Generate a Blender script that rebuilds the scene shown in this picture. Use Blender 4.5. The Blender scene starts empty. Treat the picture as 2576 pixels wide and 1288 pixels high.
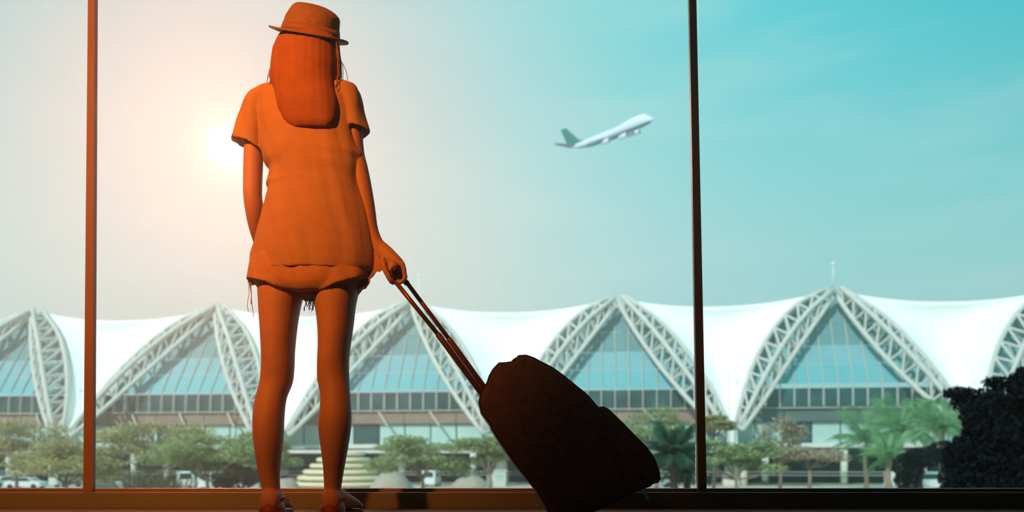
import bpy, bmesh, math, random
from mathutils import Vector, Matrix, noise
PI = math.pi
SC = bpy.context.scene
C = SC.collection
# ------------------------------------------------------------------ camera
FP, H, HC, D = 2000.0, 1165.0, 0.178, 2.64      # focal length (px), horizon row, camera height, distance of the traveller
cam = bpy.data.cameras.new('camera')
cam.sensor_width = 36; cam.lens = 36 * FP / 2576; cam.shift_y = (H - 644) / 2576
cam.clip_start = 0.05; cam.clip_end = 5000
cam.dof.use_dof = True; cam.dof.focus_distance = D; cam.dof.aperture_fstop = 2.6
camo = bpy.data.objects.new('camera', cam); C.objects.link(camo)
camo.location = (0, 0, HC); camo.rotation_euler = (PI / 2, 0, 0)
SC.camera = camo
# ------------------------------------------------------------------ sky
SUN_DIR = Vector(((575 - 1288) / FP, 1, (H - 370) / FP)).normalized()
w = bpy.data.worlds.new('sky'); SC.world = w; w.use_nodes = True
nt = w.node_tree; nt.nodes.clear(); N = nt.nodes.new; L = nt.links.new
out = N('ShaderNodeOutputWorld'); bg = N('ShaderNodeBackground'); L(bg.outputs[0], out.inputs[0])
tc = N('ShaderNodeTexCoord'); nrm = N('ShaderNodeVectorMath'); nrm.operation = 'NORMALIZE'; L(tc.outputs['Generated'], nrm.inputs[0])
dot = N('ShaderNodeVectorMath'); dot.operation = 'DOT_PRODUCT'; L(nrm.outputs[0], dot.inputs[0]); dot.inputs[1].default_value = SUN_DIR
ac = N('ShaderNodeMath'); ac.operation = 'ARCCOSINE'; ac.use_clamp = False; L(dot.outputs['Value'], ac.inputs[0])
dv = N('ShaderNodeMath'); dv.operation = 'DIVIDE'; L(ac.outputs[0], dv.inputs[0]); dv.inputs[1].default_value = PI
def lin(r, g, b):
    f = lambda c: (c / 255 / 12.92) if c / 255 <= 0.04045 else ((c / 255 + 0.055) / 1.055) ** 2.4
    return (f(r), f(g), f(b), 1)
def adj(c, k): return (min(1.4, c[0] * k[0]), min(1.4, c[1] * k[1]), min(1.4, c[2] * k[2]), 1)
def ramp(stops):
    r = N('ShaderNodeValToRGB'); e = r.color_ramp.elements
    while len(e) > 1: e.remove(e[-1])
    for i, (p, c) in enumerate(stops):
        el = e[0] if i == 0 else e.new(p)
        el.position = p; el.color = c
    return r
# upper sky by angular distance from the sun
hi = ramp([(0, lin(252, 234, 218)), (3 / 180, lin(248, 226, 208)), (8 / 180, lin(236, 218, 205)), (13 / 180, lin(212, 216, 207)),
           (19 / 180, lin(180, 216, 211)), (26 / 180, lin(142, 211, 210)), (35 / 180, lin(104, 203, 208)), (48 / 180, lin(72, 193, 201)), (1, lin(58, 178, 195))])
lo = ramp([(0, lin(252, 234, 218)), (3 / 180, lin(248, 228, 210)), (10 / 180, lin(238, 226, 210)), (18 / 180, lin(234, 231, 215)),
           (24 / 180, lin(212, 226, 214)), (32 / 180, lin(184, 219, 213)), (42 / 180, lin(162, 213, 210)), (60 / 180, lin(148, 209, 207)), (1, lin(140, 205, 205))])
KH = [(.93, .98, 1.03), (.93, .98, 1.03), (.9, .97, 1.04), (.82, .96, 1.04), (.82, .99, 1.06), (.84, 1.02, 1.07), (.84, 1.03, 1.06), (.82, 1.02, 1.04), (.82, 1.0, 1.02)]
KL = [(.93, .98, 1.03), (.92, .98, 1.04), (.86, .98, 1.06), (.80, .98, 1.06), (.84, 1.02, 1.1), (.97, 1.06, 1.12), (1.12, 1.1, 1.12), (1.15, 1.12, 1.12), (1.1, 1.1, 1.1)]
for r, K in ((hi, KH), (lo, KL)):
    for el, k in zip(r.color_ramp.elements, K): el.color = adj(tuple(el.color), k)
for r in (hi, lo): r.color_ramp.interpolation = 'B_SPLINE' if False else 'LINEAR'; L(dv.outputs[0], r.inputs[0])
sp = N('ShaderNodeSeparateXYZ'); L(nrm.outputs[0], sp.inputs[0])
mr = N('ShaderNodeMapRange'); mr.interpolation_type = 'SMOOTHSTEP'; L(sp.outputs[2], mr.inputs[0])
mr.inputs[1].default_value = 0.14; mr.inputs[2].default_value = 0.50; mr.inputs[3].default_value = 0; mr.inputs[4].default_value = 1
mx = N('ShaderNodeMix'); mx.data_type = 'RGBA'; L(mr.outputs[0], mx.inputs[0]); L(lo.outputs[0], mx.inputs[6]); L(hi.outputs[0], mx.inputs[7])
# thin wispy cloud
mp = N('ShaderNodeMapping'); L(nrm.outputs[0], mp.inputs[0]); mp.inputs['Scale'].default_value = (2.0, 2.0, 11)
ns = N('ShaderNodeTexNoise'); L(mp.outputs[0], ns.inputs[0]); ns.inputs['Scale'].default_value = 1.6; ns.inputs['Detail'].default_value = 5
cr = N('ShaderNodeMapRange'); L(ns.outputs[0], cr.inputs[0]); cr.inputs[1].default_value = .5; cr.inputs[2].default_value = .8; cr.inputs[3].default_value = 0; cr.inputs[4].default_value = .22
cm = N('ShaderNodeMix'); cm.data_type = 'RGBA'; L(cr.outputs[0], cm.inputs[0]); L(mx.outputs[2], cm.inputs[6]); cm.inputs[7].default_value = lin(232, 238, 228)
# the sun's disc and its bright aureole
sunr = ramp([(0, (1, .93, .8, 1)), (0.4 / 180, (.8, .7, .5, 1)), (.75 / 180, (.12, .09, .06, 1)), (1.5 / 180, (.035, .022, .012, 1)), (3.2 / 180, (.008, .004, .002, 1)), (6 / 180, (0, 0, 0, 1))])
L(dv.outputs[0], sunr.inputs[0])
ad = N('ShaderNodeMix'); ad.data_type = 'RGBA'; ad.blend_type = 'ADD'; ad.clamp_result = False; ad.inputs[0].default_value = 1
sm = N('ShaderNodeVectorMath'); sm.operation = 'SCALE'; L(sunr.outputs[0], sm.inputs[0]); sm.inputs['Scale'].default_value = 6
L(cm.outputs[2], ad.inputs[6]); L(sm.outputs[0], ad.inputs[7]); L(ad.outputs[2], bg.inputs[0]); bg.inputs[1].default_value = 1.12
# ------------------------------------------------------------------ sun on the terminal front, added warm spot in the hall
sl = bpy.data.lights.new('sun', 'SUN'); sl.energy = 3.9; sl.color = (1, .97, .93); sl.angle = .02
so = bpy.data.objects.new('sun', sl); C.objects.link(so)
so.rotation_euler = Vector((.45, .72, -.62)).to_track_quat('-Z', 'Y').to_euler()
def spot(name, loc, tgt, energy, color, size, blend, rad):
    l = bpy.data.lights.new(name, 'SPOT'); l.energy = energy; l.color = color; l.spot_size = math.radians(size); l.spot_blend = blend; l.shadow_soft_size = rad
    o = bpy.data.objects.new(name, l); C.objects.link(o); o.location = loc
    o.rotation_euler = (Vector(tgt) - Vector(loc)).to_track_quat('-Z', 'Y').to_euler()
    return o
low = bpy.data.lights.new('low_sun', 'SUN'); low.energy = .55; low.color = (1, .55, .4); low.angle = .014
lo_ = bpy.data.objects.new('low_sun', low); C.objects.link(lo_); lo_.rotation_euler = (-SUN_DIR).to_track_quat('-Z', 'Y').to_euler()
spot('added_warm_spot', (-1.64, 0, 2.47), (-1.4, 3, 1.5), 1050, (1, .25, .02), 66, 1.0, .06)  # unseen spot added to turn the traveller and left post orange
v = SC.view_settings; v.view_transform = 'Standard'; v.look = 'None'; v.gamma = 1; v.exposure = 0; v.use_curve_mapping = False
SC.cycles.use_denoising = True
SC.cycles.max_bounces = 8; SC.cycles.transparent_max_bounces = 16
# ------------------------------------------------------------------ helpers
def W(x, y, d): return Vector(((x - 1288) * d / FP, d, HC + (H - y) * d / FP))
def mat(name, col, rough=.6, metal=0, var=.12, scale=6, spec=.3, trans=0, bump=0, emit=None):
    m = bpy.data.materials.new(name); m.use_nodes = True; t = m.node_tree; p = t.nodes['Principled BSDF']
    p.inputs['Roughness'].default_value = rough; p.inputs['Metallic'].default_value = metal; p.inputs['Specular IOR Level'].default_value = spec
    tc = t.nodes.new('ShaderNodeTexCoord'); n = t.nodes.new('ShaderNodeTexNoise'); n.inputs['Scale'].default_value = scale; n.inputs['Detail'].default_value = 4
    t.links.new(tc.outputs['Object'], n.inputs[0])
    r = t.nodes.new('ShaderNodeValToRGB'); t.links.new(n.outputs[0], r.inputs[0])
    c = lin(*col); r.color_ramp.elements[0].position = .3; r.color_ramp.elements[1].position = .7
    r.color_ramp.elements[0].color = tuple(max(0, x * (1 - var)) for x in c[:3]) + (1,)
    r.color_ramp.elements[1].color = tuple(min(1, x * (1 + var)) for x in c[:3]) + (1,)
    t.links.new(r.outputs[0], p.inputs['Base Color'])
    if bump:
        b = t.nodes.new('ShaderNodeBump'); b.inputs['Strength'].default_value = bump; b.inputs['Distance'].default_value = .01
        t.links.new(n.outputs[0], b.inputs['Height']); t.links.new(b.outputs[0], p.inputs['Normal'])
    if trans:
        tr = t.nodes.new('ShaderNodeBsdfTranslucent'); t.links.new(r.outputs[0], tr.inputs[0])
        ms = t.nodes.new('ShaderNodeMixShader'); ms.inputs[0].default_value = trans
        t.links.new(p.outputs[0], ms.inputs[1]); t.links.new(tr.outputs[0], ms.inputs[2]); t.links.new(ms.outputs[0], t.nodes['Material Output'].inputs[0])
    return m
def glass_mat():
    m = bpy.data.materials.new('clear_window_glass'); m.use_nodes = True; t = m.node_tree; t.nodes.clear()
    o = t.nodes.new('ShaderNodeOutputMaterial'); a = t.nodes.new('ShaderNodeBsdfTransparent'); a.inputs[0].default_value = (.985, .995, .99, 1)
    g = t.nodes.new('ShaderNodeBsdfGlossy'); g.inputs['Roughness'].default_value = .02; f = t.nodes.new('ShaderNodeFresnel'); f.inputs[0].default_value = 1.35
    s = t.nodes.new('ShaderNodeMixShader'); t.links.new(f.outputs[0], s.inputs[0]); t.links.new(a.outputs[0], s.inputs[1]); t.links.new(g.outputs[0], s.inputs[2]); t.links.new(s.outputs[0], o.inputs[0])
    return m
def link_mesh(name, me, m, parent=None, smooth=True):
    o = bpy.data.objects.new(name, me); C.objects.link(o)
    for x in (m if isinstance(m, (list, tuple)) else [m]): me.materials.append(x)
    if smooth:
        for p in me.polygons: p.use_smooth = True
    if parent is not None: o.parent = parent
    return o
def obj(name, bm, m, parent=None, smooth=False, bevel=0):
    if bevel: bmesh.ops.bevel(bm, geom=bm.edges[:], offset=bevel, segments=2, affect='EDGES', profile=.6)
    bmesh.ops.recalc_face_normals(bm, faces=bm.faces[:])
    if parent is not None and parent.get('_o') is not None:
        bm.transform(Matrix.Translation(-Vector(parent['_o'])))
    me = bpy.data.meshes.new(name); bm.to_mesh(me); bm.free()
    return link_mesh(name, me, m, parent, smooth)
def B(): return bmesh.new()
def box(bm, c, s, rz=0):
    M = Matrix.Translation(c) @ Matrix.Rotation(rz, 4, 'Z') @ Matrix.Diagonal((s[0], s[1], s[2], 1))
    return bmesh.ops.create_cube(bm, size=1, matrix=M)
def loft(bm, rings, cap=True):
    V = [[bm.verts.new(p) for p in r] for r in rings]; n = len(V[0])
    for a, b in zip(V, V[1:]):
        for i in range(n): bm.faces.new((a[i], a[(i + 1) % n], b[(i + 1) % n], b[i]))
    if cap:
        bm.faces.new(V[0][::-1]); bm.faces.new(V[-1])
    return V
def tube(bm, pts, r, n=8):
    pts = [Vector(p) for p in pts]; rs = r if isinstance(r, (list, tuple)) else [r] * len(pts); R = []
    ref = None
    for i, p in enumerate(pts):
        t = (pts[min(i + 1, len(pts) - 1)] - pts[max(i - 1, 0)]).normalized()
        if ref is None: ref = Vector((0, 0, 1)) if abs(t.z) < .9 else Vector((1, 0, 0))
        a = t.cross(ref).normalized(); b = a.cross(t).normalized(); ref = b
        R.append([p + a * math.cos(2 * PI * k / n) * rs[i] + b * math.sin(2 * PI * k / n) * rs[i] for k in range(n)])
    loft(bm, R)
def ball(bm, c, r, seg=16):
    r = r if isinstance(r, (tuple, list)) else (r, r, r)
    bmesh.ops.create_uvsphere(bm, u_segments=seg, v_segments=max(6, seg // 2), radius=1, matrix=Matrix.Translation(c) @ Matrix.Diagonal((*r, 1)))
def smoothpts(P, k=4):
    "Catmull-Rom through tuples"
    P = [tuple(p) for p in P]; o = []
    for i in range(len(P) - 1):
        p0 = P[max(i - 1, 0)]; p1 = P[i]; p2 = P[i + 1]; p3 = P[min(i + 2, len(P) - 1)]
        for s in range(k):
            t = s / k
            o.append(tuple(.5 * (2 * b + (c - a) * t + (2 * a - 5 * b + 4 * c - d) * t * t + (-a + 3 * b - 3 * c + d) * t ** 3) for a, b, c, d in zip(p0, p1, p2, p3)))
    o.append(P[-1]); return o
def ringpx(cx, cy, ax, ay, rd, d0=0, n=36, e=2.0, base=D):
    d = base + d0; c = W(cx, cy, d); a = Vector((ax, 0, -ay)) * (d / FP); R = []
    for k in range(n):
        t = 2 * PI * k / n; ct, st = math.cos(t), math.sin(t)
        f = lambda u: math.copysign(abs(u) ** (2 / e), u)
        R.append(c + a * f(ct) + Vector((0, rd, 0)) * f(st))
    return R
def limb(bm, rows, k=4, n=28, e=2.0, cap=True):
    "rows: (y, xl, xr, depth radius, depth offset)"
    loft(bm, [ringpx((xl + xr) / 2, y, (xr - xl) / 2, 0, rd, d0, n, e) for y, xl, xr, rd, d0 in smoothpts(rows, k)], cap)
def limb2(bm, rows, k=4, n=24, e=2.0, cap=True):
    "rows: (cx, cy, ax, ay, depth radius, depth offset)"
    loft(bm, [ringpx(*r, n, e) for r in smoothpts(rows, k)], cap)
def fused(name, bm, m, parent, voxel=.005, it=4, post=None):
    "closed shells melted into one continuous surface"
    bmesh.ops.recalc_face_normals(bm, faces=bm.faces[:])
    me = bpy.data.meshes.new('raw'); bm.to_mesh(me); bm.free()
    o = bpy.data.objects.new('raw', me); C.objects.link(o)
    a = o.modifiers.new('r', 'REMESH'); a.mode = 'VOXEL'; a.voxel_size = voxel
    s = o.modifiers.new('s', 'SMOOTH'); s.factor = .5; s.iterations = it
    dg = bpy.context.evaluated_depsgraph_get()
    m2 = bpy.data.meshes.new_from_object(o.evaluated_get(dg)); m2.name = name
    bpy.data.objects.remove(o); bpy.data.meshes.remove(me)
    if post: post(m2)
    if parent is not None and parent.get('_o') is not None: m2.transform(Matrix.Translation(-Vector(parent['_o'])))
    return link_mesh(name, m2, m, parent)
def tag(o, label=None, cat=None, group=None, kind=None):
    if label: o['label'] = label
    if cat: o['category'] = cat
    if group: o['group'] = group
    if kind: o['kind'] = kind
    return o
def thing(name, label, cat, loc=(0, 0, 0), rz=0, group=None):
    o = bpy.data.objects.new(name, None); C.objects.link(o); o.location = loc; o.rotation_euler = (0, 0, rz); o.empty_display_size = .1
    if rz == 0: o['_o'] = list(loc)
    return tag(o, label, cat, group)
def sub(name, parent):
    o = bpy.data.objects.new(name, None); C.objects.link(o); o.parent = parent
    if parent.get('_o') is not None: o['_o'] = list(parent['_o'])
    return o
def copy_tree(o, parent=None):
    c = o.copy(); C.objects.link(c)
    if parent is not None: c.parent = parent
    for ch in KIDS.get(o.name, []): copy_tree(ch, c)
    return c
KIDS = {}
def index_kids():
    KIDS.clear()
    for x in bpy.data.objects:
        if x.parent: KIDS.setdefault(x.parent.name, []).append(x)
UC = None
def rod(name, p0, p1, r, m, parent):
    "a straight bar: every bar shares one unit cylinder per material"
    global RODM
    key = m.name
    if key not in RODM:
        b = B(); bmesh.ops.create_cone(b, cap_ends=True, segments=8, radius1=1, radius2=1, depth=1)
        me = bpy.data.meshes.new('bar'); b.to_mesh(me); b.free(); me.materials.append(m)
        for p in me.polygons: p.use_smooth = len(p.vertices) == 4
        RODM[key] = me
    o = bpy.data.objects.new(name, RODM[key]); C.objects.link(o); o.parent = parent
    p0, p1 = Vector(p0), Vector(p1)
    if parent.get('_o') is not None: p0 = p0 - Vector(parent['_o']); p1 = p1 - Vector(parent['_o'])
    d = p1 - p0
    o.matrix_basis = Matrix.LocRotScale((p0 + p1) / 2, d.to_track_quat('Z', 'Y'), (r, r, d.length))
    return o
RODM = {}
rnd = random.Random(7)
# ------------------------------------------------------------------ materials
M = dict(
    floor=mat('dark_carpet', (92, 84, 84), .9, var=.2, scale=60), wall=mat('dark_wall_paint', (70, 62, 62), .9), ceil=mat('dark_ceiling', (60, 58, 60), .9),
    frame=mat('dark_bronze_aluminium', (112, 80, 72), .45, 0, var=.06), kerb=mat('dark_kerb_paint', (92, 94, 98), .7, var=.05), glass=glass_mat(),
    skin=mat('skin', (166, 122, 112), .6, var=.05, scale=9), shirt=mat('thin_pale_cotton', (190, 150, 134), .85, var=.05, trans=.35, scale=20),
    hat=mat('woven_straw', (140, 106, 92), .85, var=.12, scale=90, trans=.25, bump=.3), hatband=mat('dark_ribbon', (124, 86, 70), .8),
    hair=mat('brown_hair', (138, 84, 58), .75, var=.1, scale=30), denim=mat('faded_denim', (168, 124, 106), .9, var=.06, scale=40), thread=mat('frayed_cotton_thread', (150, 110, 90), .9),
    shoe=mat('dark_red_leather', (120, 48, 34), .55), case=mat('black_nylon', (128, 92, 96), .75, var=.15, scale=50, spec=.15), trimc=mat('black_piping', (44, 30, 30), .5),
    metal=mat('dark_anodised_aluminium', (120, 66, 52), .35, .5, var=.05), rubber=mat('grey_rubber', (70, 72, 74), .6), teal=mat('teal_plastic', (110, 225, 225), .3, spec=.6, trans=.75),
    chrome=mat('polished_steel', (225, 220, 215), .2, 1, var=.02),
    steel=mat('white_painted_steel', (206, 204, 195), .55, var=.05, scale=.4), memb=mat('white_roof_fabric', (252, 252, 248), .75, var=.01, scale=.2),
    gtop=mat('grey_green_facade_glass', (104, 148, 150), .25, var=.08, scale=.3, spec=.5), gmid=mat('pale_teal_facade_glass', (124, 176, 182), .25, var=.06, scale=.3, spec=.5),
    gblue=mat('bright_blue_facade_glass', (110, 178, 184), .3, var=.04, scale=.3, spec=.5), gdark=mat('dark_ribbon_glass', (44, 82, 80), .15, var=.5, scale=.35, spec=.6),
    mull=mat('beige_mullion', (190, 184, 172), .6, var=.04), fascia=mat('brown_fascia_panel', (150, 128, 112), .8, var=.1, scale=.5), fasciar=mat('grey_fascia_glass', (92, 108, 104), .4, var=.1, scale=.5),
    lowwall=mat('pale_green_wall_glass', (176, 206, 198), .4, var=.06, scale=.4), slab=mat('white_concrete', (225, 225, 216), .8, var=.04, scale=.8), recess=mat('undercroft_shade_tone', (30, 62, 62), .9, var=.3, scale=.6),
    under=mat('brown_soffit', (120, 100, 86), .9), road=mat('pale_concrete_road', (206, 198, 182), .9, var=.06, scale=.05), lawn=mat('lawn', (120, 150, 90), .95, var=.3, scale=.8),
    leafA=mat('haze_lightened_olive_leaves', (188, 180, 126), .8, var=.25, scale=.6, trans=.25), leafB=mat('haze_lightened_green_leaves', (160, 174, 120), .8, var=.25, scale=.6, trans=.25), leafC=mat('dry_brown_leaves', (192, 172, 148), .9, var=.2, scale=.6, trans=.2),  # leafA and leafB lightened so their colour carries the warm haze
    leafD=mat('shade_blackened_leaves', (9, 18, 26), .85, var=.5, scale=2, spec=.08), leafE=mat('shade_toned_brown_green_leaves', (70, 74, 58), .85, var=.4, scale=1), palm=mat('palm_leaflets', (118, 166, 112), .6, var=.3, scale=.9, trans=.25), palmd=mat('shade_toned_palm_leaflets', (40, 84, 62), .7, var=.5, scale=.8),  # leafD, leafE and palmd hold the plants' shade in their dark colour
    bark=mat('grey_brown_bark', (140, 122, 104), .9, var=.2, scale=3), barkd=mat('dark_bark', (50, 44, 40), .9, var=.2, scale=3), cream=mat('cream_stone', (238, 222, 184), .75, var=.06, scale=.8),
    rock=mat('pinkish_stone', (178, 164, 148), .9, var=.1, scale=1.2, bump=.4), white=mat('white_car_paint', (236, 238, 232), .3, var=.02, spec=.5), silver=mat('silver_car_paint', (176, 180, 178), .3, .2, var=.02),
    red=mat('dull_red_car_paint', (150, 84, 74), .35, var=.02), cglass=mat('dark_car_glass', (40, 62, 62), .12, var=.1, spec=.6), tyre=mat('tyre_rubber', (34, 36, 36), .8), booth=mat('pale_booth_paint', (214, 214, 204), .6),
    pw=mat('white_aircraft_paint', (214, 214, 228), .35, var=.02, scale=.1), pt=mat('deep_teal_aircraft_paint', (0, 124, 116), .4, var=.04, scale=.1), pg=mat('blue_grey_metal', (112, 122, 150), .4, .2, var=.05, scale=.2), pd=mat('dark_blue_intake', (40, 56, 96), .5),
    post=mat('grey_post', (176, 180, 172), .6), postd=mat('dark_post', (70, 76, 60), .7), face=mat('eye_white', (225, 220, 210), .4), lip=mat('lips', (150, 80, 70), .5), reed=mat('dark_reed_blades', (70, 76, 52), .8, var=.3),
)
# ------------------------------------------------------------------ the hall
DW = 3.2                                        # distance of the window wall
def st(name, bm, m, **k): return tag(obj(name, bm, m, **k), kind='structure')
zs = W(0, 1231, DW).z                           # top of the kerb
b = B(); box(b, (0, .55, -.05), (9, 5.5, .1)); st('floor', b, M['floor'])
b = B(); box(b, (0, .55, 2.95), (9, 5.5, .1)); st('ceiling', b, M['ceil'])
b = B(); box(b, (-4.45, .55, 1.45), (.1, 5.5, 2.9)); st('wall_left', b, M['wall'])
b = B(); box(b, (4.45, .55, 1.45), (.1, 5.5, 2.9)); st('wall_right', b, M['wall'])
b = B(); box(b, (0, -2.15, 1.45), (9, .1, 2.9)); st('wall_back', b, M['wall'])
b = B(); box(b, (0, DW + .03, 2.82), (8.8, .12, .16)); st('wall_front', b, M['wall'])
# low kerb under the panes, with a fine bright edge
def slope(y): return y + 0
b = B(); kt = W(0, 1239, DW - .08).z
box(b, (0, DW - .02, kt / 2), (8.8, .12, kt)); st('baseboard_front', b, M['kerb'], bevel=.003)
b = B(); box(b, (0, DW + .02, (kt + W(0, 1230, DW).z) / 2), (8.8, .06, W(0, 1230, DW).z - kt + .004)); st('trim_1', b, M['frame'])
def mull_post(name, xt, wt, xb, wb):
    b = B(); y0, y1 = -420, 1231
    def sec(y):
        t = y / 1231; x = xt + (xb - xt) * t; hw = (wt + (wb - wt) * t) / 2
        a, c = W(x - hw, y, DW - .03), W(x + hw, y, DW - .03)
        return [a, c, c + Vector((0, .025, 0)), a + Vector((0, .025, 0))]
    loft(b, [sec(y0), sec(300), sec(800), sec(y1 + 6)])
    return st(name, b, M['frame'])
mull_post('trim_2', 229.5, 17, 220.5, 23)
mull_post('trim_3', 1743, 18, 1767, 22)
xl = (222 - 1288) * DW / FP; xr = (1758 - 1288) * DW / FP
for nme, a, c in (('window_1', -4.35, xl), ('window_2', xl, xr), ('window_3', xr, 4.35)):
    b = B(); box(b, ((a + c) / 2, DW + .03, (zs + 2.74) / 2), (c - a - .012, .01, 2.74 - zs)); st(nme, b, M['glass'])
# ------------------------------------------------------------------ ground outside
GZ = HC - 3.05
b = B(); box(b, (0, 250, GZ - .25), (900, 490, .5)); st('ground', b, M['road'])
b = B(); box(b, (60, 110.2, GZ + .02), (60, 5.5, .05), -.11); tag(obj('lawn_strip', b, M['lawn']), kind='structure')
def haze(name, c, size, dens, g, col):
    b = B(); box(b, c, size); hz = obj(name, b, [], None)
    hm = bpy.data.materials.new('air_haze'); hm.use_nodes = True; t = hm.node_tree; t.nodes.clear()
    o_ = t.nodes.new('ShaderNodeOutputMaterial'); vs_ = t.nodes.new('ShaderNodeVolumeScatter'); vs_.inputs['Density'].default_value = dens; vs_.inputs['Anisotropy'].default_value = g; vs_.inputs['Color'].default_value = (*col, 1)
    t.links.new(vs_.outputs[0], o_.inputs['Volume']); hz.data.materials.append(hm); hz['kind'] = 'stuff'
haze('haze', (0, 65, 14), (400, 82, 36), .0037, .75, (1, .97, .93))
haze('added_glow_haze', (0, .53, 1.45), (8.78, 5.2, 2.86), .016, .85, (1, .6, .38))  # orange room haze added for the glow veil over the figure
# ------------------------------------------------------------------ terminal building
FO = Vector((15.7, 120, HC)); FE = Vector((.9939, -.1107, 0)); FN = Vector((-.1107, -.9939, 0))
def F(u, w_, z): return FO + FE * u + FN * w_ + Vector((0, 0, z))
BAY = 32.4; ZT = 26.0
Lout = [(-.3, 0), (-5.0, -2.4), (-8.7, -6.3), (-11.6, -11), (-13.4, -15.2), (-15.2, -21)]
Lin = [(-.1, -1.9), (-3.5, -6.6), (-7.6, -12.4), (-11, -17.4), (-14.5, -21.9)]
Rin = [(.3, -.9), (2.6, -5.3), (6.3, -11.3), (10.2, -16.6), (14.6, -21.8)]
Rout = [(1.6, -.2), (7.0, -4.6), (11.2, -10.3), (14.1, -16.0), (15.9, -21)]
def wd(dz): return -3 + 10.5 * (max(0, -dz) / 21.5) ** 1.15
LEAN = {-4: -3.6, -3: -3.6, -2: -3.6, -1: -1.3, 0: -.2, 1: -.6, 2: 0, 3: 0, 4: 0}
def lean(k, dz): return LEAN[k] * (max(0, -dz) / 21) ** .6
def curve(P, n):
    Q = smoothpts(P, 12); L_ = [0]
    for a, c in zip(Q, Q[1:]): L_.append(L_[-1] + math.hypot(c[0] - a[0], c[1] - a[1]))
    o = []
    for i in range(n + 1):
        s = L_[-1] * i / n; j = max(k for k in range(len(L_)) if L_[k] <= s + 1e-9); j = min(j, len(Q) - 2)
        t = (s - L_[j]) / (L_[j + 1] - L_[j]); o.append((Q[j][0] + (Q[j + 1][0] - Q[j][0]) * t, Q[j][1] + (Q[j + 1][1] - Q[j][1]) * t))
    return o
def uat(P, dz):
    Q = smoothpts(P, 12)
    for a, c in zip(Q, Q[1:]):
        if c[1] <= dz <= a[1]: return a[0] + (c[0] - a[0]) * (dz - a[1]) / (c[1] - a[1] + 1e-9)
    return Q[0][0] if dz > Q[0][1] else Q[-1][0]
term = thing('terminal_building', 'long airport terminal across the road with white tent roofs between trussed glass arches', 'building', (FO.x, FO.y, GZ))
RG = bpy.data.objects.new('x', None); bpy.data.objects.remove(RG)
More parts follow.
